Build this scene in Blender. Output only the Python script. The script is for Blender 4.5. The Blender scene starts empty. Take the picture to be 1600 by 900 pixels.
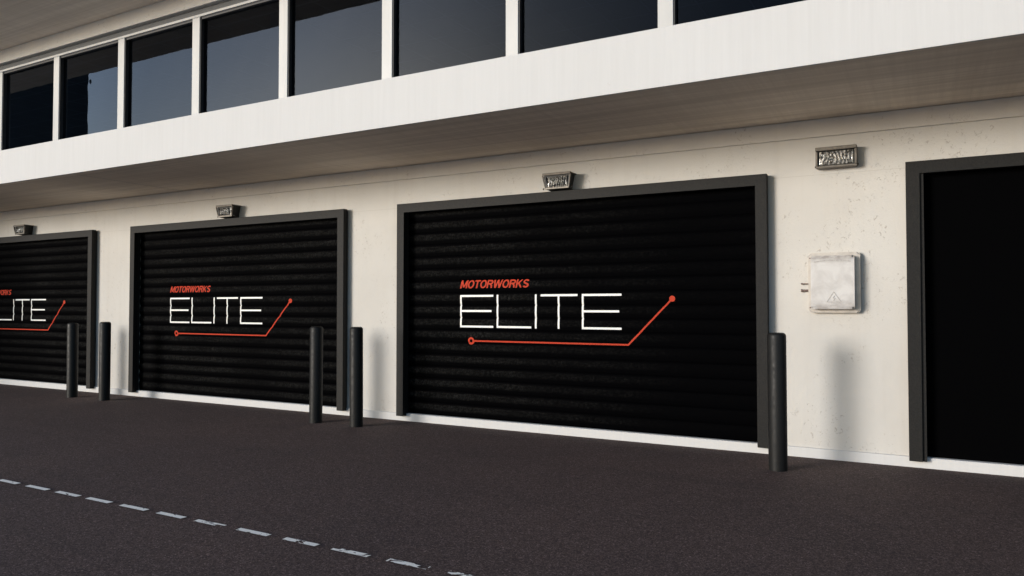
import bpy, bmesh, math, random
from mathutils import Vector
random.seed(7)
R = math.radians
scene = bpy.context.scene
COL = scene.collection

# ------------------------------------------------------------------ helpers
def link(name, bm, mat, parent=None, smooth=False):
    me = bpy.data.meshes.new(name)
    bmesh.ops.recalc_face_normals(bm, faces=bm.faces[:])
    bm.to_mesh(me); bm.free()
    mats = mat if isinstance(mat, (list, tuple)) else [mat]
    for m in mats: me.materials.append(m)
    if smooth:
        for p in me.polygons: p.use_smooth = True
    o = bpy.data.objects.new(name, me); COL.objects.link(o)
    if parent is not None:
        o.parent = parent
        if parent.type == 'EMPTY':            # geometry is authored in world space, the empty sits at the base
            o.location = -parent.location
        elif parent.parent is not None:
            pass
    return o

def box(bm, x0, x1, y0, y1, z0, z1, bevel=0.0, seg=2):
    vs = [bm.verts.new(p) for p in ((x0,y0,z0),(x1,y0,z0),(x1,y1,z0),(x0,y1,z0),(x0,y0,z1),(x1,y0,z1),(x1,y1,z1),(x0,y1,z1))]
    fs = [bm.faces.new([vs[i] for i in q]) for q in ((0,3,2,1),(4,5,6,7),(0,1,5,4),(1,2,6,5),(2,3,7,6),(3,0,4,7))]
    if bevel > 0:
        es = list({e for f in fs for e in f.edges})
        bmesh.ops.bevel(bm, geom=es, offset=bevel, segments=seg, profile=0.5, affect='EDGES')
    return bm

def newbox(*a, **k):
    bm = bmesh.new(); box(bm, *a, **k); return bm

def prism_xz(bm, pts, y0, y1, bevel=0):
    """polygon given in X,Z extruded along Y"""
    a = [bm.verts.new((x, y0, z)) for x, z in pts]
    b = [bm.verts.new((x, y1, z)) for x, z in pts]
    n = len(pts)
    fs = [bm.faces.new(a), bm.faces.new(b[::-1])]
    for i in range(n):
        fs.append(bm.faces.new((a[i], b[i], b[(i+1) % n], a[(i+1) % n])))
    return fs

def rounded(x0, x1, z0, z1, r, n=5):
    pts = []
    for cx, cz, a0 in ((x1-r, z1-r, 0), (x0+r, z1-r, 90), (x0+r, z0+r, 180), (x1-r, z0+r, 270)):
        for i in range(n+1):
            a = R(a0 + 90*i/n); pts.append((cx + r*math.cos(a), cz + r*math.sin(a)))
    return pts

def tube(bm, p0, p1, r, n=12):
    p0 = Vector(p0); p1 = Vector(p1); d = (p1-p0).normalized()
    u = d.orthogonal().normalized(); v = d.cross(u)
    A = [bm.verts.new(p0 + r*(math.cos(2*math.pi*i/n)*u + math.sin(2*math.pi*i/n)*v)) for i in range(n)]
    B = [bm.verts.new(p1 + r*(math.cos(2*math.pi*i/n)*u + math.sin(2*math.pi*i/n)*v)) for i in range(n)]
    bm.faces.new(A); bm.faces.new(B[::-1])
    for i in range(n): bm.faces.new((A[i], A[(i+1) % n], B[(i+1) % n], B[i]))

def sub(name, bm, mat, parent):         # child of a part: the part keeps world-authored vertices already
    me = bpy.data.meshes.new(name); bmesh.ops.recalc_face_normals(bm, faces=bm.faces[:]); bm.to_mesh(me); bm.free()
    me.materials.append(mat); o = bpy.data.objects.new(name, me); COL.objects.link(o); o.parent = parent; return o

def empty(name, loc, label=None, cat=None, group=None):
    o = bpy.data.objects.new(name, None); COL.objects.link(o); o.location = Vector(loc)
    o.empty_display_size = .2
    if label: o['label'] = label
    if cat: o['category'] = cat
    if group: o['group'] = group
    bpy.context.view_layer.update()
    return o

# ------------------------------------------------------------------ materials
class NB:
    def __init__(s, name, base=(.5,.5,.5), rough=.7, metal=0.0, spec=.5):
        s.m = bpy.data.materials.new(name); s.m.use_nodes = True
        s.t = s.m.node_tree; s.n = s.t.nodes; s.l = s.t.links
        s.p = s.n['Principled BSDF']; s.out = s.n['Material Output']
        s.p.inputs['Base Color'].default_value = (*base, 1)
        s.p.inputs['Roughness'].default_value = rough
        s.p.inputs['Metallic'].default_value = metal
        s.p.inputs['Specular IOR Level'].default_value = spec
        s.tc = s.n.new('ShaderNodeTexCoord'); s.geo = s.n.new('ShaderNodeNewGeometry')
        s.pos = s.geo.outputs['Position']
    def map(s, scale=(1,1,1), rot=(0,0,0), loc=(0,0,0), src=None):
        mp = s.n.new('ShaderNodeMapping'); mp.inputs['Scale'].default_value = scale
        mp.inputs['Rotation'].default_value = rot; mp.inputs['Location'].default_value = loc
        s.l.new(src or s.pos, mp.inputs['Vector']); return mp.outputs[0]
    def noise(s, scale, detail=4, rough=.55, vec=None, dist=0):
        t = s.n.new('ShaderNodeTexNoise'); t.inputs['Scale'].default_value = scale
        t.inputs['Detail'].default_value = detail; t.inputs['Roughness'].default_value = rough
        t.inputs['Distortion'].default_value = dist
        s.l.new(vec or s.pos, t.inputs['Vector']); return t.outputs['Fac']
    def vor(s, scale, vec=None, feature='F1', out='Distance'):
        t = s.n.new('ShaderNodeTexVoronoi'); t.inputs['Scale'].default_value = scale; t.feature = feature
        s.l.new(vec or s.pos, t.inputs['Vector']); return t.outputs[out]
    def ramp(s, fac, stops, interp='LINEAR'):
        r = s.n.new('ShaderNodeValToRGB'); r.color_ramp.interpolation = interp
        e = r.color_ramp.elements
        while len(e) < len(stops): e.new(.5)
        for k, (p, c) in enumerate(stops):
            e[k].position = p
            c = (c, c, c) if isinstance(c, (int, float)) else c
            e[k].color = (*c, 1)
        s.l.new(fac, r.inputs[0]); return r.outputs[0]
    def math(s, op, a, b=None, clamp=False):
        m = s.n.new('ShaderNodeMath'); m.operation = op; m.use_clamp = clamp
        for i, v in enumerate((a, b)):
            if v is None: continue
            if isinstance(v, (int, float)): m.inputs[i].default_value = v
            else: s.l.new(v, m.inputs[i])
        return m.outputs[0]
    def mix(s, fac, a, b, mode='MIX'):
        m = s.n.new('ShaderNodeMix'); m.data_type = 'RGBA'; m.blend_type = mode
        for key, v in ((0, fac), (6, a), (7, b)):
            if isinstance(v, (int, float)):
                if key == 0: m.inputs[0].default_value = v
                else: m.inputs[key].default_value = (v, v, v, 1)
            elif isinstance(v, tuple): m.inputs[key].default_value = (*v, 1)
            else: s.l.new(v, m.inputs[key])
        return m.outputs[2]
    def base(s, c): s.l.new(c, s.p.inputs['Base Color'])
    def rough(s, c): s.l.new(c, s.p.inputs['Roughness'])
    def bump(s, h, strength=.3, dist=.005, prev=None):
        b = s.n.new('ShaderNodeBump'); b.inputs['Strength'].default_value = strength
        b.inputs['Distance'].default_value = dist; s.l.new(h, b.inputs['Height'])
        if prev: s.l.new(prev, b.inputs['Normal'])
        s.l.new(b.outputs[0], s.p.inputs['Normal']); return b.outputs[0]
    def xyz(s):
        x = s.n.new('ShaderNodeSeparateXYZ'); s.l.new(s.pos, x.inputs[0]); return x.outputs

M = {}
def build_materials():
    # painted stucco wall -------------------------------------------------
    b = NB('wall_paint', rough=.85, spec=.25)
    big = b.noise(.9, 5, .6)
    c = b.ramp(big, [(.3, (.515,.49,.452)), (.7, (.563,.543,.507))])
    # vertical rain streaks
    st = b.noise(1.0, 4, .6, b.map((7, 7, .35)))
    c = b.mix(b.ramp(st, [(.52, 0.0), (.75, .22)]), c, (.43,.395,.345))
    # small chips and scuffs, gathered in patches
    ch = b.noise(26, 6, .7, b.map((1.0, 1, .75)), dist=1.2)
    patch = b.noise(2.3, 3, .6)
    m1 = b.math('MULTIPLY', b.ramp(ch, [(.60, 0.0), (.635, 1.0)]), b.ramp(patch, [(.47, 0.0), (.56, 1.0)]))
    c = b.mix(b.math('MULTIPLY', m1, .7), c, (.33,.29,.25))
    dots = b.vor(5.5, b.map((1, 1, .8)))
    m2 = b.ramp(dots, [(.035, 1.0), (.055, 0.0)])
    c = b.mix(b.math('MULTIPLY', m2, b.ramp(b.noise(9, 2), [(.45, 0.0), (.55, .6)])), c, (.30,.26,.22))
    b.base(c)
    st2 = b.noise(45, 6, .65)
    n1 = b.bump(st2, .35, .006)
    n2 = b.bump(b.noise(8, 4, .6), .25, .012, n1)
    b.bump(m1, .5, -.003, n2)
    M['wall'] = b.m
    b = NB('joint_filler', rough=.9); b.base(b.ramp(b.noise(6), [(.3, (.36,.33,.29)), (.7, (.46,.43,.39))])); M['joint'] = b.m
    # smoother fascia paint ----------------------------------------------
    b = NB('fascia_paint', rough=.8, spec=.3)
    st = b.noise(1.0, 5, .65, b.map((26, 26, 1.0)))
    c = b.ramp(st, [(.3, (.548,.54,.528)), (.7, (.578,.571,.56))])
    ch = b.noise(16, 6, .72, b.map((1.2, 1, .8)), dist=1.4)
    patch = b.noise(1.6, 2)
    m1 = b.math('MULTIPLY', b.ramp(ch, [(.66, 0.0), (.69, 1.0)]), b.ramp(patch, [(.52, 0.0), (.6, 1.0)]))
    c = b.mix(b.math('MULTIPLY', m1, .4), c, (.48,.45,.41))
    c = b.mix(b.ramp(b.noise(.7, 4), [(.4, 0.0), (.75, .18)]), c, (.49,.478,.46))
    b.base(c)
    n1 = b.bump(b.noise(60, 5, .6), .2, .004)
    b.bump(b.noise(5, 3, .6), .2, .012, n1)
    M['fascia'] = b.m
    # soffit: board marked render, streaks running out from the wall -----------
    b = NB('soffit_render', rough=.9, spec=.2)
    s1 = b.noise(1.0, 5, .7, b.map((16, .35, 1), rot=(0, 0, R(-14))))
    s2 = b.noise(1.0, 4, .6, b.map((.25, 14, 1)))
    c = b.ramp(s1, [(.3, (.80,.69,.57)), (.7, (.93,.82,.69))])
    c = b.mix(b.ramp(s2, [(.35, 0.0), (.65, .8)]), c, (.69,.59,.48))
    b.base(c)
    b.bump(s1, .15, .006)
    M['soffit'] = b.m
    # slats / frames: powder coated metal ---------------------------------------
    b = NB('slat_black', (.004,.004,.0046), rough=.62, spec=.008)
    g = b.noise(42, 5, .95)
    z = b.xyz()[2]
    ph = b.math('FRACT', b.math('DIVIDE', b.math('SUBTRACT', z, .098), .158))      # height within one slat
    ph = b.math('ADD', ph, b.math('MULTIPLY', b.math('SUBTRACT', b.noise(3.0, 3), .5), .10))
    lit_band = b.ramp(ph, [(.34, 0.0), (.55, 1.0), (.84, .85), (.93, 0.0)])            # sunlit upper curve of each slat, painted into the colour
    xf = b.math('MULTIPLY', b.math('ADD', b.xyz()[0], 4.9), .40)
    lit_band = b.math('MULTIPLY', lit_band, b.ramp(xf, [(0, 1.0), (1, .06)]))  # painted light fades out towards +X
    lit_band = b.math('MULTIPLY', lit_band, b.ramp(b.noise(.6, 3, .5), [(.36, .35), (.62, 1.0)]))
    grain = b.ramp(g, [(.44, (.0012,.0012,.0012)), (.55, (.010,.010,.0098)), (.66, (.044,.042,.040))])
    b.base(b.mix(lit_band, (.0007,.0007,.0010), grain))
    b.rough(b.ramp(b.noise(90, 4, .75), [(.3, .5), (.7, .75)]))
    b.bump(g, .5, .003)
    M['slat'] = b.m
    b = NB('panel_black', (.0008,.0008,.001), rough=.75, spec=.015)
    b.bump(b.noise(200, 3), .25, .002)
    M['panel'] = b.m
    b = NB('frame_grey', (.042,.040,.038), rough=.62, spec=.2)
    g = b.noise(60, 4, .95)
    b.base(b.ramp(g, [(.33, (.004,.0039,.0038)), (.67, (.019,.0178,.0165))]))
    b.bump(g, .3, .002)
    M['frame'] = b.m
    b = NB('bollard_paint', (.018,.0185,.0185), rough=.5, spec=.22)
    g = b.noise(120, 4, .7)
    b.base(b.ramp(g, [(.3, (.0055,.0057,.0058)), (.7, (.0125,.0125,.0123))]))
    lit_band = b.xyz()[2]  # plain height, unused
    b.bump(g, .25, .002)
    b.rough(b.ramp(b.noise(30, 4), [(.3, .42), (.7, .62)]))
    M['bollard'] = b.m
    # letters --------------------------------------------------------------
    b = NB('white_lettering', (.90,.895,.88), rough=.5)
    b.base(b.ramp(b.noise(70, 3), [(.3, (.66,.65,.63)), (.6, (.78,.77,.75))])); M['white'] = b.m
    b = NB('orange_lettering', (.80,.085,.04), rough=.7, spec=.1)
    b.base(b.ramp(b.noise(70, 3), [(.3, (.40,.040,.019)), (.6, (.47,.050,.024))])); M['orange'] = b.m
    # asphalt --------------------------------------------------------------
    b = NB('asphalt', rough=.9, spec=.25)
    cell = b.n.new('ShaderNodeTexVoronoi'); cell.inputs['Scale'].default_value = 165; b.l.new(b.pos, cell.inputs['Vector'])
    sep = b.n.new('ShaderNodeSeparateColor'); b.l.new(cell.outputs['Color'], sep.inputs[0])
    agg = sep.outputs[0]                                   # random value per stone
    cell2 = b.n.new('ShaderNodeTexVoronoi'); cell2.inputs['Scale'].default_value = 78; b.l.new(b.pos, cell2.inputs['Vector'])
    sep2 = b.n.new('ShaderNodeSeparateColor'); b.l.new(cell2.outputs['Color'], sep2.inputs[0])
    mixv = b.math('ADD', b.math('MULTIPLY', agg, .7), b.math('MULTIPLY', sep2.outputs[0], .3))
    c = b.ramp(mixv, [(.08, (.029,.0185,.0168)), (.45, (.070,.047,.0415)), (.75, (.100,.069,.061)), (.94, (.235,.168,.152))])
    big = b.noise(.55, 5, .6)
    c = b.mix(1.0, c, b.ramp(big, [(.3, (.86,.86,.88)), (.7, (1.12,1.08,1.05))]), 'MULTIPLY')
    sp = b.noise(1.3, 4, .6, b.map((1, 1, 1), loc=(3, 1, 0)))
    c = b.mix(b.ramp(sp, [(.62, 0.0), (.74, .22)]), c, (.026,.021,.020))
    # faint lengthwise tyre polish parallel to the building
    ty = b.noise(1.0, 3, .5, b.map((.12, 2.4, 1)))
    c = b.mix(b.ramp(ty, [(.55, 0.0), (.72, .16)]), c, (.030,.025,.024))
    b.base(c)
    b.bump(agg, .10, .003)
    M['asphalt'] = b.m
    # road paint with chipped gaps -------------------------------------------
    b = NB('road_paint', (.74,.74,.76), rough=.7)
    b.base(b.ramp(b.noise(60, 4), [(.3, (.86,.82,.75)), (.65, (.95,.91,.84))]))
    x = b.xyz()[0]
    wear = b.noise(9.5, 3, .55, b.map((1.0, 2.2, 1), loc=(.37, 0, 0)), dist=1.0)
    # wear increases to the right where cars turn in
    lim = b.math('ADD', b.math('MULTIPLY', b.math('MINIMUM', b.math('MAXIMUM', x, -6.0), -2.2), -.046), .385)   # -6 -> .63 , -2.5 -> .54
    keep = b.math('LESS_THAN', wear, lim)
    tr = b.n.new('ShaderNodeBsdfTransparent'); mx = b.n.new('ShaderNodeMixShader')
    b.l.new(keep, mx.inputs[0]); b.l.new(tr.outputs[0], mx.inputs[1]); b.l.new(b.p.outputs[0], mx.inputs[2])
    b.l.new(mx.outputs[0], b.out.inputs['Surface'])
    M['paint'] = b.m
    # window metal and glass ---------------------------------------------------
    b = NB('window_metal', (.72,.71,.69), rough=.45)
    b.base(b.ramp(b.noise(1, 4, .6, b.map((4, 4, 1))), [(.3, (.42,.415,.40)), (.7, (.50,.49,.47))])); M['mullion'] = b.m
    b = NB('dark_trim', (.055,.058,.06), rough=.5); b.base(b.ramp(b.noise(20), [(.3, (.045,.048,.05)), (.7, (.065,.068,.07))])); M['trim'] = b.m
    b = NB('gasket', (.006,.006,.007), rough=.5); b.base(b.ramp(b.noise(30), [(.3, (.005,.005,.006)), (.7, (.008,.008,.009))])); M['gasket'] = b.m
    b = NB('tinted_glass'); n, l = b.n, b.l
    n.remove(b.p)
    lw = n.new('ShaderNodeLayerWeight'); lw.inputs['Blend'].default_value = .5     # reflective sun-control film
    fr = b.ramp(lw.outputs['Facing'], [(0, .008), (.09, .010), (.17, .022), (.24, .043), (.32, .070), (.45, .095), (.8, .4), (1, 1)])
    gl = n.new('ShaderNodeBsdfGlossy'); gl.inputs['Roughness'].default_value = .0
    gl.inputs['Color'].default_value = (.78,.85,.96,1)
    tr = n.new('ShaderNodeBsdfTransparent'); tr.inputs['Color'].default_value = (.26,.29,.36,1)
    mx = n.new('ShaderNodeMixShader')
    bp = n.new('ShaderNodeBump'); bp.inputs['Strength'].default_value = .07; bp.inputs['Distance'].default_value = .02
    l.new(b.noise(1.6, 2), bp.inputs['Height']); l.new(bp.outputs[0], gl.inputs['Normal']); 
    l.new(fr, mx.inputs[0]); l.new(tr.outputs[0], mx.inputs[1]); l.new(gl.outputs[0], mx.inputs[2])
    l.new(mx.outputs[0], b.out.inputs['Surface']); M['glass'] = b.m
    # interior -----------------------------------------------------------------
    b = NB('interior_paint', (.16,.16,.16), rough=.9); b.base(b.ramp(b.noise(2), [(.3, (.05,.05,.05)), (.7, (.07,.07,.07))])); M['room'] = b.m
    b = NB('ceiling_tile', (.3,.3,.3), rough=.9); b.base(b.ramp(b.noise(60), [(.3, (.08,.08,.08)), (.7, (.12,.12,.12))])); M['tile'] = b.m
    b = NB('ceiling_bar', (.7,.7,.7), rough=.5); b.base(b.ramp(b.noise(9), [(.3, (.66,.66,.66)), (.7, (.74,.74,.74))])); M['bar'] = b.m
    # lamps ------------------------------------------------------------------
    b = NB('lamp_housing', (.15,.13,.11), rough=.5, metal=.35)
    b.base(b.ramp(b.noise(25, 4), [(.3, (.10,.088,.074)), (.7, (.19,.168,.14))])); M['lamp'] = b.m
    b = NB('lamp_dark', (.012,.011,.010), rough=.5); b.base(b.ramp(b.noise(25, 4), [(.3, (.009,.008,.007)), (.7, (.016,.015,.013))])); M['lampdark'] = b.m
    b = NB('prismatic_glass', (.62,.60,.56), rough=.14, spec=.8)
    b.p.inputs['Coat Weight'].default_value = .6
    b.base(b.ramp(b.noise(40, 3), [(.42, (.05,.047,.043)), (.64, (.52,.50,.46))])); M['lampglass'] = b.m
    # electrical box ---------------------------------------------------------
    b = NB('grey_enamel', (.5,.47,.45), rough=.4)
    g = b.noise(5.5, 4, .6, dist=.6)
    c = b.ramp(g, [(.34, (.44,.42,.405)), (.55, (.55,.535,.52))])
    z = b.xyz()[2]                                          # grime collected along the upper lip and lower edge
    lo = b.ramp(b.math('MULTIPLY', b.math('SUBTRACT', z, 1.46), 1.8), [(.04, .85), (.24, 0.0)])
    hi = b.ramp(b.math('MULTIPLY', b.math('SUBTRACT', z, 1.46), 1.8), [(.84, 0.0), (.95, .8)])
    gr = b.math('MULTIPLY', b.math('MAXIMUM', lo, hi), b.ramp(b.noise(9, 4, .6, b.map((1, 1, 2.2))), [(.35, .15), (.62, 1.0)]))
    c = b.mix(gr, c, (.20,.175,.16))
    b.base(c); b.bump(b.noise(7, 3), .12, .01); M['box'] = b.m
    b = NB('box_trim', (.62,.58,.54), rough=.35, metal=.2); b.base(b.ramp(b.noise(12, 4), [(.3, (.36,.33,.30)), (.7, (.50,.465,.43))])); M['boxtrim'] = b.m
    b = NB('symbol_grey', (.24,.215,.20), rough=.6); b.base(b.ramp(b.noise(90), [(.3, (.30,.28,.265)), (.7, (.44,.42,.40))])); M['symbol'] = b.m
    b = NB('rusty_pipe', (.12,.075,.06), rough=.6, metal=.4); b.base(b.ramp(b.noise(60, 4), [(.3, (.07,.045,.04)), (.7, (.22,.16,.14))])); M['pipe'] = b.m
build_materials()

# ------------------------------------------------------------------ ground
bm = bmesh.new()
def gridplane(bm, x0, x1, y0, y1, z):
    vs = [bm.verts.new(p) for p in ((x0,y0,z),(x1,y0,z),(x1,y1,z),(x0,y1,z))]; bm.faces.new(vs)
gridplane(bm, -600, 600, -600, 600, 0)
g = link('ground', bm, M['asphalt']); g['kind'] = 'structure'
b = NB('bounce_concrete', rough=.9)
b.base(b.ramp(b.noise(.8, 6, .6), [(.3, (.66,.57,.48)), (.7, (.76,.67,.57))])); M['bounce_pale'] = b.m
bm = bmesh.new(); gridplane(bm, -500, 500, -500, 1.9, .004)  # unseen pale ground, added to bounce light up to the soffit
o = link('bounce_yard', bm, M['bounce_pale']); o['kind'] = 'structure'
bm = bmesh.new()
x = -6.608 - .4225*45
while x < 6:
    x0 = x + random.uniform(-.008, .008); x1 = x0 + .288 + random.uniform(-.012, .012)
    vs = [bm.verts.new(p) for p in ((x0, 3.528, .008), (x1, 3.525, .008), (x1+.004, 3.574, .008), (x0-.004, 3.576, .008))]
    bm.faces.new(vs); x += .4225
o = link('dashed_line', bm, M['paint']); o['kind'] = 'structure'

# ------------------------------------------------------------------ building
XL, XR = -22.0, 9.5
YW = 8.03                       # wall face
B = empty('commercial_building', (-6, YW, 0), 'long white rendered building with black roller doors and a ribbon of upper windows', 'building')

CX = [-15.21, -9.42, -3.78, 2.195]        # door centres
HW = 2.36                                  # half width to outer edge of frame
FT, FW = 2.865, .112                       # frame top, face width
ZB = .098                                  # kerb top
def holes_wall(bm, Y0, Y1, x0, x1, z0, z1, holes):
    """wall slab with rectangular openings: front sheet, reveals, back sheet"""
    xs = sorted({x0, x1, *[h[0] for h in holes], *[h[1] for h in holes]})
    zs = sorted({z0, z1, *[h[2] for h in holes], *[h[3] for h in holes]})
    V = {}
    def v(x, y, z):
        k = (round(x, 5), round(y, 5), round(z, 5))
        if k not in V: V[k] = bm.verts.new((x, y, z))
        return V[k]
    def solid(i, j):
        if i < 0 or j < 0 or i >= len(xs)-1 or j >= len(zs)-1: return False
        cx = (xs[i]+xs[i+1])/2; cz = (zs[j]+zs[j+1])/2
        return not any(h[0] < cx < h[1] and h[2] < cz < h[3] for h in holes)
    for i in range(len(xs)-1):
        for j in range(len(zs)-1):
            if not solid(i, j): continue
            a, b_, c, d = xs[i], xs[i+1], zs[j], zs[j+1]
            bm.faces.new((v(a,Y0,c), v(b_,Y0,c), v(b_,Y0,d), v(a,Y0,d)))
            bm.faces.new((v(a,Y1,c), v(a,Y1,d), v(b_,Y1,d), v(b_,Y1,c)))
            if not solid(i-1, j): bm.faces.new((v(a,Y0,c), v(a,Y0,d), v(a,Y1,d), v(a,Y1,c)))
            if not solid(i+1, j): bm.faces.new((v(b_,Y0,c), v(b_,Y1,c), v(b_,Y1,d), v(b_,Y0,d)))
            if not solid(i, j-1): bm.faces.new((v(a,Y0,c), v(a,Y1,c), v(b_,Y1,c), v(b_,Y0,c)))
            if not solid(i, j+1): bm.faces.new((v(a,Y0,d), v(b_,Y0,d), v(b_,Y1,d), v(a,Y1,d)))

holes = [(c-HW+.06, c+HW-.06, .05, FT-.06) for c in CX]
bm = bmesh.new(); holes_wall(bm, YW, YW+.35, XL, XR, .05, 3.384, holes)
link('wall', bm, M['wall'], B)
# faint expansion joint
bm = bmesh.new()
bounds = [XL+.01] + [e for c in CX for e in (c-HW-.004, c+HW+.004)]
for k in range(0, len(bounds)-1, 2):
    if bounds[k+1] > bounds[k]: link('wall_joint', newbox(bounds[k], bounds[k+1], YW-.0006, YW+.01, 2.826, 2.8285), M['joint'], B)
# kerb at the foot of the wall and the door thresholds
bm = newbox(XL, XR, YW-.03, YW+.5, -.05, ZB, bevel=.008)
link('kerb', bm, M['fascia'], B)
# raised band right under the soffit
bm = newbox(XL, XR, YW-.022, YW-.002, 3.205, 3.3845, bevel=.004)
link('upper_band', bm, M['wall'], B)
# canopy slab : fascia front + soffit underneath
YF = 6.175
bm = bmesh.new()
box(bm, XL, XR, YF, YF+.03, 3.384, 3.897, bevel=.005)
link('fascia', bm, M['fascia'], B)
bm = newbox(XL, XR, YF+.031, YW+.34, 3.3875, 3.55)
link('soffit', bm, M['soffit'], B)
bm = bmesh.new()
for jx in (-10.55, 3.4):
    link('soffit_joint', newbox(jx, jx+.005, YF+.033, YW-.03, 3.3865, 3.3885), M['trim'], B)
# window sill ledge
bm = newbox(XL, XR, YF+.031, 6.56, 3.84, 3.893); link('sill', bm, M['fascia'], B)
# ---- upper windows
YM = 6.395; ZS, ZH = 3.893, 5.235
mx = [-1.995 + 1.5535*k for k in range(-13, 8)]
W0 = .07
for i, c in enumerate(mx):
    bm = newbox(c-W0, c+W0, YM, YM+.13, ZS, ZH, bevel=.004)
    mu = link('mullion', bm, M['mullion'], B)
    bm = newbox(c+W0+.0005, c+W0+.012, YM+.012, YM+.10, ZS+.002, ZH-.002)      # dark side channel
    sub('gasket_strip', newbox(c-W0-.012, c-W0-.0005, YM+.03, YM+.10, ZS+.002, ZH-.002), M['gasket'], mu)
    s = sub('gasket_strip', bm, M['gasket'], mu)
for i in range(len(mx)-1):
    a, b_ = mx[i]+W0+.013, mx[i+1]-W0-.013
    bm = newbox(a, b_, YM+.062, YM+.070, ZS+.01, ZH-.02)
    w = link('window', bm, M['glass'], B)
    sub('glazing_bead', newbox(a+.001, b_-.001, YM+.03, YM+.061, ZS+.001, ZS+.028), M['gasket'], w)
    sub('glazing_bead', newbox(a+.001, b_-.001, YM+.02, YM+.061, ZH-.028, ZH-.001), M['gasket'], w)
bm = newbox(XL, XR, YM-.005, YM+.13, ZH+.0005, ZH+.032, bevel=.003); link('window_head', bm, M['mullion'], B)
bm = newbox(XL, XR, YM+.03, YM+.14, ZH+.0325, 5.362); link('head_panel', bm, M['trim'], B)
# beam over the windows and the roof overhang
bm = newbox(XL, XR, 6.35, 6.62, 5.355, 5.563, bevel=.006); link('beam', bm, M['wall'], B)
bm = newbox(XL, XR, 5.16, 12.6, 5.565, 5.85, bevel=.01); link('roof_overhang', bm, M['soffit'], B)
# the dim rooms behind the glass
link('upper_floor', newbox(XL, XR, 6.60, 12.4, 3.56, 3.62), M['room'], B)
for q in ((XL, XR, 12.4, 12.5, 3.0, 5.56), (XL-.1, XL-.001, 6.0, 12.5, 0, 5.56), (XR+.001, XR+.1, 6.2, 12.5, 0, 5.56), (-7.2, -7.05, 6.7, 12.39, 3.63, 5.2)):
    link('interior_wall', newbox(*q), M['room'], B)
bm = newbox(XL, XR, 6.63, 12.39, 5.33, 5.36); link('ceiling', bm, M['tile'], B)
bm = bmesh.new()
x = XL+.3
while x < XR: box(bm, x, x+.024, 6.64, 12.38, 5.3265, 5.3285); x += .6
y = 6.9
while y < 12.3: box(bm, XL+.01, XR-.01, y, y+.024, 5.3235, 5.3255); y += .6
link('ceiling_grid', bm, M['bar'], B)
bm = newbox(XL-8, XL-.11, -.55, 12.5, 0, 8.6, bevel=.02)
link('side_wing', bm, M['room'], B)

# ---- roller doors
PITCH, AMP, YD = .158, .008, 8.062
def prof(z):
    """forward offset of the slat curtain at height z (towards -Y)"""
    t = ((z - ZB) / PITCH) % 1.0
    if t < .07: return -.003 * (1 - t/.07)
    u = (t-.07)/.93
    return AMP * math.sin(math.pi * u) ** .5
def curtain(x0, x1, z0, z1):
    bm = bmesh.new(); rows = []
    k = 0; zz = [z0]
    n = int((z1-z0)/PITCH)+1
    for s in range(n):
        for t in (0.0001, .035, .07, .12, .2, .3, .42, .535, .65, .77, .87, .95, .995):
            z = ZB + (s+t)*PITCH
            if z0 < z < z1: zz.append(z)
    zz.append(z1)
    for z in zz:
        rows.append([bm.verts.new((x, YD - prof(z), z)) for x in (x0, x1)])
    for a, b_ in zip(rows, rows[1:]): bm.faces.new((a[0], a[1], b_[1], b_[0]))
    return bm
def drape(bm):
    """cut flat lettering (lying in XZ) at every slat curve and lay it on the slats"""
    z0 = min(v.co.z for v in bm.verts); z1 = max(v.co.z for v in bm.verts)
    for s in range(20):
        for t in (0.0001, .035, .07, .12, .2, .3, .42, .535, .65, .77, .87, .95, .995):
            z = ZB + (s+t)*PITCH
            if z0 < z < z1:
                bmesh.ops.bisect_plane(bm, geom=bm.verts[:]+bm.edges[:]+bm.faces[:], plane_co=(0,0,z), plane_no=(0,0,1))
    for v in bm.verts: v.co.y = YD - prof(v.co.z) - .0022
    return bm

def arc(cx, cz, rx, rz, a0, a1, n=10):
    return [(cx+rx*math.cos(R(a0+(a1-a0)*i/n)), cz+rz*math.sin(R(a0+(a1-a0)*i/n))) for i in range(n+1)]
T = .175
h_ = T/2
def ell(w):
    return (arc(w/2, .5, w/2-h_+.01, .5-h_+.015, 0, 360, 30), True)
GLY = {   # stroke letters on a cap height of 1: (width, [(polyline, closed)])
 'M': (.86, [([(h_,0),(h_,1)],0), ([(.86-h_,0),(.86-h_,1)],0), ([(h_+.02,.97),(.43,.13)],0), ([(.84-h_,.97),(.43,.13)],0)]),
 'O': (.76, [ell(.76)]),
 'T': (.66, [([(0,1-h_),(.66,1-h_)],0), ([(.33,0),(.33,.86)],0)]),
 'R': (.72, [([(h_,0),(h_,1)],0), ([(h_,1-h_)]+arc(.42,.715,.21,.19,90,-90)+[(h_,.43+h_)],0), ([(.36,.48),(.50,.40),(.57,.26),(.60,0)],0)]),
 'W': (1.04, [([(.08,1),(.27,.0)],0), ([(.27,.0),(.52,.98)],0), ([(.52,.98),(.77,.0)],0), ([(.77,0),(.96,1)],0)]),
 'K': (.74, [([(h_,0),(h_,1)],0), ([(.15,.40),(.62,1)],0), ([(.30,.56),(.64,0)],0)]),
 'S': (.70, [(arc(.35,.71,.235,.205,20,215,14)+[(.35,.50)]+arc(.35,.285,.25,.20,35,-160,14),0)]),
}
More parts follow.
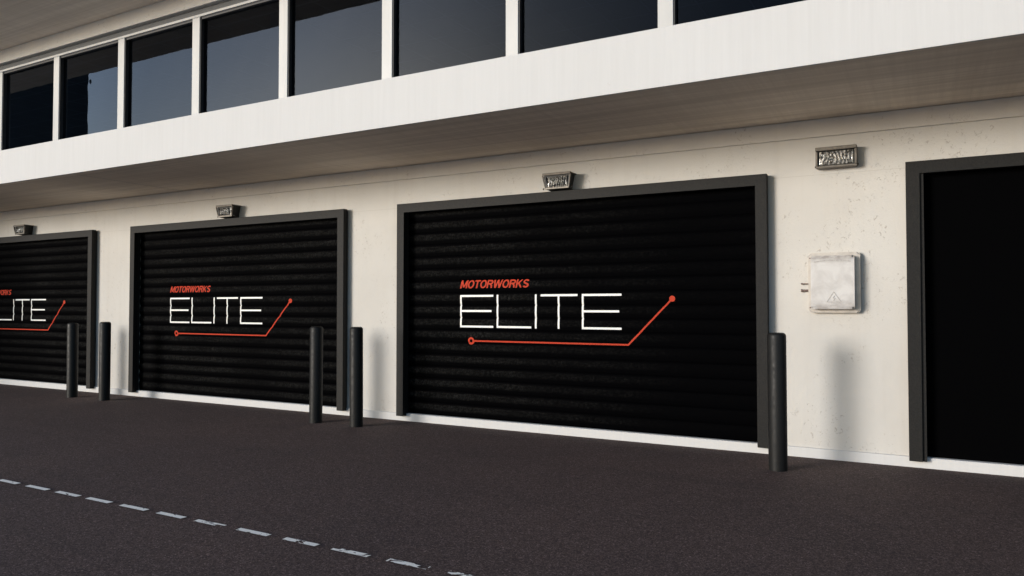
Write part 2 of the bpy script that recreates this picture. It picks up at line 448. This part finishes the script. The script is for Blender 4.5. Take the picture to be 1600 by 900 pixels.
def stroke(bm, pts, closed, fn):
    P = [Vector((x, 0, z)) for x, z in pts]
    if closed: P = P[:-1]
    n = len(P); A = []; C = []
    for i in range(n):
        a = P[i-1] if (closed or i > 0) else None
        c = P[(i+1) % n] if (closed or i < n-1) else None
        d1 = (P[i]-a).normalized() if a is not None else None
        d2 = (c-P[i]).normalized() if c is not None else None
        if d1 is None: d1 = d2
        if d2 is None: d2 = d1
        d = (d1+d2).normalized(); m = Vector((-d.z, 0, d.x)); k = h_/max(.55, m.dot(Vector((-d1.z, 0, d1.x))))
        A.append(bm.verts.new(fn(P[i]+m*k))); C.append(bm.verts.new(fn(P[i]-m*k)))
    for i in range(n if closed else n-1):
        j = (i+1) % n; bm.faces.new((A[i], A[j], C[j], C[i]))
def word_mesh(txt, x0, x1, z0, z1):
    tot = sum(GLY[c][0] for c in txt) + .055*(len(txt)-1); sh = .20; H = z1-z0
    kx = (x1-x0)/(tot+sh); out = bmesh.new(); cur = 0; n = 0
    for c in txt:
        w, st = GLY[c]
        for pts, cl in st:
            b2 = bmesh.new(); cx = cur
            stroke(b2, pts, cl, lambda p: Vector((x0+(cx+p.x+sh*p.z)*kx, 0, z0+min(1.0, max(0.0, p.z))*H)))
            drape(b2); n += 1
            for v in b2.verts: v.co.y -= .00025*(n % 4)
            me = bpy.data.meshes.new('tmp'); b2.to_mesh(me); b2.free(); out.from_mesh(me); bpy.data.meshes.remove(me)
        cur += w+.055
    return out
def rect(bm, x0, x1, z0, z1):
    bm.faces.new([bm.verts.new((x, 0, z)) for x, z in ((x0,z0),(x1,z0),(x1,z1),(x0,z1))])

def elite(ox, ks):
    bm = bmesh.new(); S = .0245; F = 1.009
    zb, zt = 1.243, 1.655
    def X(a): return ((a+5.176)*ks - 5.176)*F + ox
    zm0 = 1.44; zm1 = zm0+S
    for a, b_, m in ((-5.176, -4.690, -4.715), (-3.501, -3.015, -3.042)):
        rect(bm, X(a), X(a)+S*.95, zb, zt)
        x = X(a)+S*.95
        rect(bm, x, X(b_), zt-S, zt); rect(bm, x, X(m), zm0, zm1); rect(bm, x, X(b_), zb, zb+S)
    rect(bm, X(-4.642), X(-4.642)+S*.95, zb, zt); rect(bm, X(-4.642)+S*.95, X(-4.161), zb, zb+S)
    rect(bm, X(-4.112), X(-4.112)+S*.95, zb, zt)
    rect(bm, X(-4.035), X(-3.555), zt-S, zt); rect(bm, X(-3.81), X(-3.81)+S*.95, zb, zt-S)
    return drape(bm)
def circuit(ox, ks):
    bm = bmesh.new(); F = 1.009
    def X(a): return ((a+5.176)*ks - 5.176)*F + ox
    zc = 1.074; xr = X(-5.013); n = 28
    ro, ri = .046, .021
    O = [bm.verts.new((xr+ro*math.cos(2*math.pi*i/n), 0, zc+ro*math.sin(2*math.pi*i/n))) for i in range(n)]
    I = [bm.verts.new((xr+ri*math.cos(2*math.pi*i/n), 0, zc+ri*math.sin(2*math.pi*i/n))) for i in range(n)]
    for i in range(n): bm.faces.new((O[i], O[(i+1) % n], I[(i+1) % n], I[i]))
    h = .0095
    cxx = X(-2.935); dx, dz = X(-2.43), 1.594
    d = Vector((dx-cxx, 0, dz-zc)).normalized(); nrm = Vector((-d.z, 0, d.x))
    # mitre joint
    k = h*math.tan(math.atan2(d.z, d.x)/2)
    L = [(xr+ro*.97, zc-h), (cxx+k, zc-h), (cxx-k, zc+h), (xr+ro*.97, zc+h)]
    bm.faces.new([bm.verts.new((x, 0, z)) for x, z in L])
    e = Vector((dx, 0, dz))
    q = [Vector((cxx+k, 0, zc-h)), e-nrm*h-d*.026, e+nrm*h-d*.026, Vector((cxx-k, 0, zc+h))]
    bm.faces.new([bm.verts.new(p) for p in q])
    bm.faces.new([bm.verts.new((dx+.033*math.cos(2*math.pi*i/n), 0, dz+.033*math.sin(2*math.pi*i/n))) for i in range(n)])
    return drape(bm)



lab = ['roller door with cut-off lettering at the far left', 'roller door between the two bollard pairs', 'large roller door in the middle with full lettering', 'plain black door at the right edge without lettering']
for k, c in enumerate(CX):
    x0, x1 = c-HW, c+HW
    if k < 3:
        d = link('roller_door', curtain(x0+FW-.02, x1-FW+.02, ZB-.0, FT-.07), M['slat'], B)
        ox = (c - CX[2]) + (-.035 if k == 1 else 0); ks = .976 if k == 1 else 1.0
        F = 1.009
        sub('elite_lettering', elite(ox, ks), M['white'], d)
        sub('motorworks_lettering', word_mesh('MOTORWORKS', -5.178*F+ox, (-5.178+1.0*ks)*F+ox, 1.740, 1.842), M['orange'], d)
        sub('circuit_line', circuit(ox, ks), M['orange'], d)
    else:
        d = link('panel_door', newbox(x0+FW-.02, x1-FW+.02, YD, YD+.04, ZB+.001, FT-.07), M['panel'], B)
        bm = bmesh.new()
        for s in range(1, 5): box(bm, x0+FW, x1-FW, YD-.004, YD-.0005, ZB+s*.53, ZB+s*.53+.006)
        sub('panel_joint', bm, M['panel'], d)
    d['label'] = lab[k]
    # frame: jambs and head mitred as one U-shaped profile
    bm = bmesh.new()
    zb = .07
    outer = [(x0, zb), (x0, FT), (x1, FT), (x1, zb)]
    inner = [(x0+FW, zb), (x0+FW, FT-FW), (x1-FW, FT-FW), (x1-FW, zb)]
    poly = outer + inner[::-1]
    fs = prism_xz(bm, poly, 7.92, 8.0)
    bmesh.ops.bevel(bm, geom=[e for e in bm.edges], offset=.003, segments=1, affect='EDGES')
    # rear return of the frame running back to the slats (guide rails)
    if k == 3:
        w = .035
        poly2 = [(x0+FW, zb), (x0+FW, FT-FW), (x1-FW, FT-FW), (x1-FW, zb), (x1-FW-w, zb), (x1-FW-w, FT-FW-.004), (x0+FW+w, FT-FW-.004), (x0+FW+w, zb)]
        prism_xz(bm, poly2, 7.945, 8.0)
    sub('door_frame', bm, M['frame'], d)
    bm = bmesh.new()
    prism_xz(bm, [(x0+.02, ZB+.002), (x0+.02, FT-.02), (x1-.02, FT-.02), (x1-.02, ZB+.002), (x1-FW+.001, ZB+.002), (x1-FW+.001, FT-FW+.001), (x0+FW-.001, FT-FW+.001), (x0+FW-.001, ZB+.002)], 8.0005, 8.04)
    # bottom rubber
    sub('guide_rail', bm, M['gasket'], d)

# ------------------------------------------------------------------ wall lights
def wall_light(cx, z0, z1, label, flush=False):
    yw = YW - .003
    root = empty('wall_light', (cx, yw, z0), label, 'wall light', 'floodlights along the wall above the doors')
    if not flush:
        yf = 7.845; hw = .178; hb = .150
        # housing: wedge narrowing downward, open front
        bm = bmesh.new()
        zt = z1
        def ring(y, hwt, hwb, zb, zt): return [bm.verts.new(p) for p in ((cx-hwb, y, zb), (cx+hwb, y, zb), (cx+hwt, y, zt), (cx-hwt, y, zt))]
        back = ring(yw, hw-.02, hb-.03, z0-.004, zt-.012)
        f1 = ring(yf+.03, hw-.006, hb, z0+.012, zt-.004)
        bm.faces.new(back)
        for i in range(4): bm.faces.new((back[i], back[(i+1) % 4], f1[(i+1) % 4], f1[i]))
        f2 = ring(yf+.03, hw-.03, hb-.02, z0+.032, zt-.035)
        for i in range(4): bm.faces.new((f1[i], f1[(i+1) % 4], f2[(i+1) % 4], f2[i]))
        f3 = ring(yf+.06, hw-.035, hb-.025, z0+.037, zt-.04)
        for i in range(4): bm.faces.new((f2[i], f2[(i+1) % 4], f3[(i+1) % 4], f3[i]))
        bm.faces.new(f3)
        link('housing', bm, M['lampdark'], root)
        # hood
        bm = bmesh.new()
        a = .010
        pts = [(yw, zt+.001), (yf, zt+.006), (yf-.004, zt-.022), (yf+.004, zt-.022), (yf+.010, zt-.006), (yw, zt-.010)]
        L = [bm.verts.new((cx-hw, y, z)) for y, z in pts]; Rr = [bm.verts.new((cx+hw, y, z)) for y, z in pts]
        bm.faces.new(L); bm.faces.new(Rr[::-1])
        for i in range(6): bm.faces.new((L[i], L[(i+1) % 6], Rr[(i+1) % 6], Rr[i]))
        link('hood', bm, M['lamp'], root)
        # flared cheeks
        bm = bmesh.new()
        for s in (-1, 1):
            q = [(cx+s*(hw-.001), yf, zt-.022), (cx+s*(hw-.003), yf+.029, zt-.022), (cx+s*(hb+.001), yf+.029, z0+.012), (cx+s*(hb-.002), yf+.02, z0+.012)]
            q2 = [(x+s*.006, y, z) for x, y, z in q]
            A = [bm.verts.new(p) for p in q]; C = [bm.verts.new(p) for p in q2]
            bm.faces.new(A); bm.faces.new(C[::-1])
            for i in range(4): bm.faces.new((A[i], A[(i+1) % 4], C[(i+1) % 4], C[i]))
        box(bm, cx-hb-.004, cx+hb+.004, yf+.018, yf+.0295, z0+.008, z0+.030, bevel=.003)
        link('rim', bm, M['lamp'], root)
        gx, gz0, gz1, gy = hb-.028, z0+.034, zt-.038, yf+.034
    else:
        yf = 7.93; hw = .187
        bm = bmesh.new()
        prism_xz(bm, rounded(cx-hw, cx+hw, z0, z1, .014), yf+.03, yw)
        link('back_plate', bm, M['lamp'], root)
        bm = bmesh.new()       # rim frame, thicker at the top like a small hood
        box(bm, cx-hw, cx+hw, yf-.03, yf+.029, z1-.034, z1+.001, bevel=.005)
        box(bm, cx-hw, cx+hw, yf-.005, yf+.029, z0-.001, z0+.020, bevel=.005)
        box(bm, cx-hw, cx-hw+.020, yf-.012, yf+.029, z0+.0205, z1-.0345, bevel=.004)
        box(bm, cx+hw-.020, cx+hw, yf-.012, yf+.029, z0+.0205, z1-.0345, bevel=.004)
        link('rim', bm, M['lamp'], root)
        bm = newbox(cx-hw+.021, cx+hw-.021, yf+.02, yf+.029, z0+.021, z1-.035)
        link('reflector', bm, M['lampdark'], root)
        gx, gz0, gz1, gy = hw-.034, z0+.030, z1-.042, yf+.006
    # ribbed prismatic glass: wavy vertical ribs over a shallow pillow
    bm = bmesh.new(); nx, nz = 54, 10; G = []
    for j in range(nz+1):
        row = []
        t = j/nz
        for i in range(nx+1):
            u = i/nx
            x = cx - gx + 2*gx*u
            z = gz0 + (gz1-gz0)*t
            rib = .013*math.sin(2*math.pi*(u*9 + .35*math.sin(t*5 + u*6)))
            edge = min(u, 1-u, t, 1-t)
            dome = .016*min(1, edge*7)
            row.append(bm.verts.new((x, gy - dome - rib*min(1, edge*9), z)))
        G.append(row)
    for j in range(nz):
        for i in range(nx): bm.faces.new((G[j][i], G[j][i+1], G[j+1][i+1], G[j+1][i]))
    link('lens', bm, M['lampglass'], root, smooth=True)
    for s in (-1, 1):
        bm = bmesh.new()
        tube(bm, (cx+s*(hw+.001), yf+.045, z0+.02), (cx+s*(hw+.012), yf+.045, z0+.02), .010, 10)
        link('hinge_screw', bm, M['lampdark'], root); bm = bmesh.new()
    bm.free()
    return root
wall_light(-15.04, 2.874, 3.055, 'small dark floodlight above the farthest roller door, at the left edge')
wall_light(-9.39, 2.874, 3.060, 'dark floodlight with bright lens above the roller door between the bollard pairs')
wall_light(-3.765, 2.874, 3.066, 'hooded floodlight with ribbed lens above the large middle roller door')
wall_light(-.765, 2.875, 3.075, 'flush rectangular floodlight on bare wall above the grey electrical box', flush=True)

# ------------------------------------------------------------------ electrical box
E = empty('electrical_box', (-.795, YW-.003, 1.45), 'white enamel electrical cabinet on the wall beside the right bollard', 'electrical box')
bx0, bx1, bz0, bz1 = -1.035, -.562, 1.446, 2.038
bm = bmesh.new(); fs = prism_xz(bm, rounded(bx0, bx1, bz0, bz1, .035), 7.965, YW-.003)
bmesh.ops.bevel(bm, geom=[e for e in bm.edges if all(abs(v.co.y-7.965) < 1e-4 for v in e.verts)], offset=.012, segments=3, affect='EDGES')
link('back_plate', bm, M['boxtrim'], E)
bm = bmesh.new(); prism_xz(bm, rounded(bx0+.034, bx1-.046, bz0+.036, bz1-.034, .022), 7.872, 7.9645)
bmesh.ops.bevel(bm, geom=[e for e in bm.edges if all(abs(v.co.y-7.872) < 1e-4 for v in e.verts)], offset=.022, segments=4, affect='EDGES')
cov = link('cover', bm, M['box'], E, smooth=False)
# recessed lip near the top of the cover
bm = bmesh.new()
cxm = (bx0+bx1)/2-.006
N = 16
top = [(cxm-.165+.33*i/N, bz1-.075-.014*((i/N-.5)*2)**2) for i in range(N+1)]
bot = [(x, z-.012) for x, z in top]
prism_xz(bm, top+bot[::-1], 7.8695, 7.8735); sub('lip_groove', bm, M['symbol'], cov)
# warning triangle (faded)
bm = bmesh.new()
def seg(a, b_, w, y0=7.8695, y1=7.8735):
    a = Vector((a[0], 0, a[1])); b_ = Vector((b_[0], 0, b_[1])); d = (b_-a).normalized(); n = Vector((-d.z, 0, d.x))*w/2
    prism_xz(bm, [((a+n).x, (a+n).z), ((b_+n).x, (b_+n).z), ((b_-n).x, (b_-n).z), ((a-n).x, (a-n).z)], y0, y1)
tx, tz = cxm+.012, bz0+.105; s = .064
P = [(tx-s, tz), (tx+s, tz), (tx, tz+s*1.55)]
for i in range(3): seg(P[i], P[(i+1) % 3], .007, 7.8695-.0003*i)
seg((tx+.008, tz+.062), (tx-.010, tz+.036), .006, 7.8685); seg((tx-.010, tz+.037), (tx+.010, tz+.037), .005, 7.868); seg((tx+.010, tz+.037), (tx-.004, tz+.012), .006, 7.8675)
seg((tx-.03, tz-.035), (tx+.03, tz-.035), .010, 7.8687)
sub('warning_triangle', bm, M['symbol'], cov)
for z in (1.735, 1.667):
    bm = bmesh.new(); r = .011 if z < 1.7 else .006
    tube(bm, (-1.105, YW-.02, z), (bx0+.004, YW-.02, z), r, 12)
    tube(bm, (-1.110, YW-.02, z), (-1.094, YW-.02, z), r*1.35, 12)
    link('cable_stub', bm, M['pipe'], E, smooth=False)
for (x, z) in ((bx0+.016, bz0+.05), (bx0+.016, bz1-.05)):
    bm = bmesh.new(); tube(bm, (x, 7.966, z), (x, 7.960, z), .007, 10); link('screw', bm, M['pipe'], E)

# ------------------------------------------------------------------ bollards
def bollard_mesh():
    bm = bmesh.new(); n = 40; r = .084; h = 1.245
    prof_ = [(r+.0, -.02), (r, .0), (r, h-.030), (r-.003, h-.018), (r-.012, h-.007), (r-.026, h), ]
    rings = []
    for rr, z in prof_:
        rings.append([bm.verts.new((rr*math.cos(2*math.pi*i/n), rr*math.sin(2*math.pi*i/n), z)) for i in range(n)])
    for a, b_ in zip(rings, rings[1:]):
        for i in range(n): bm.faces.new((a[i], a[(i+1) % n], b_[(i+1) % n], b_[i]))
    bm.faces.new(rings[-1]); bm.faces.new(rings[0][::-1])
    me = bpy.data.meshes.new('bollard'); bmesh.ops.recalc_face_normals(bm, faces=bm.faces[:]); bm.to_mesh(me); bm.free()
    me.materials.append(M['bollard'])
    for p in me.polygons: p.use_smooth = abs(p.normal.z) < .95
    return me
bme = bollard_mesh()
first = None
for (x, y, s, lb) in ((-12.50, 7.405, .995, 'black steel bollard in front of the leftmost roller door'),
                   (-11.62, 7.405, 1.015, 'black steel bollard at the far pillar, right one of the distant pair'),
                   (-6.985, 7.325, 1.005, 'black bollard standing before the right end of the roller door between the pairs'),
                   (-6.31, 7.335, 1.005, 'black bollard before the white pillar left of the large middle door'),
                   (-1.222, 7.265, 1.015, 'single black bollard beside the wall below the electrical box')):
    if first is None: o = bpy.data.objects.new('bollard', bme); first = o
    else: o = first.copy()
    COL.objects.link(o); o.location = (x, y, 0); o.scale = (1, 1, s)
    o.rotation_euler = (R(random.uniform(-.25, .25)), R(random.uniform(-.25, .25)), R(random.uniform(0, 360)))
    o['label'] = lb; o['category'] = 'bollard'; o['group'] = 'black bollards in front of the doors'

# ------------------------------------------------------------------ light
ELEV = 8.7
tosun = Vector((-.551*math.cos(R(ELEV)), -.835*math.cos(R(ELEV)), math.sin(R(ELEV))))
w = bpy.data.worlds.new('World'); scene.world = w; w.use_nodes = True
nt = w.node_tree; bg = nt.nodes['Background']
sky = nt.nodes.new('ShaderNodeTexSky'); sky.sky_type = 'NISHITA'; sky.sun_disc = False
sky.sun_elevation = R(ELEV); sky.sun_rotation = math.atan2(tosun.x, tosun.y)
sky.air_density = 1.0; sky.dust_density = 1.2; sky.ozone_density = 3.0
nt.links.new(sky.outputs[0], bg.inputs[0]); bg.inputs[1].default_value = .15
L = bpy.data.lights.new('sun', 'SUN'); L.energy = 2.05; L.angle = R(17.5); L.color = (1.0, .965, .93)
lo = bpy.data.objects.new('sun', L); COL.objects.link(lo)
lo.rotation_euler = tosun.to_track_quat('Z', 'Y').to_euler()

# ------------------------------------------------------------------ camera
f = 1170.0
th = math.atan(2110/f); pit = math.atan(30/f)
cam = bpy.data.cameras.new('camera'); cam.sensor_width = 36; cam.lens = f/1600*36; cam.clip_end = 3000; cam.clip_start = .05
co = bpy.data.objects.new('camera', cam); COL.objects.link(co)
fw = Vector((-math.cos(th)*math.cos(pit), math.sin(th)*math.cos(pit), math.sin(pit)))
co.location = (0, 0, 1.5); co.rotation_euler = fw.to_track_quat('-Z', 'Y').to_euler()
scene.camera = co
scene.view_settings.view_transform = 'Standard'; scene.view_settings.look = 'None'
scene.view_settings.exposure = 0.64; scene.view_settings.gamma = 1; scene.view_settings.use_curve_mapping = False
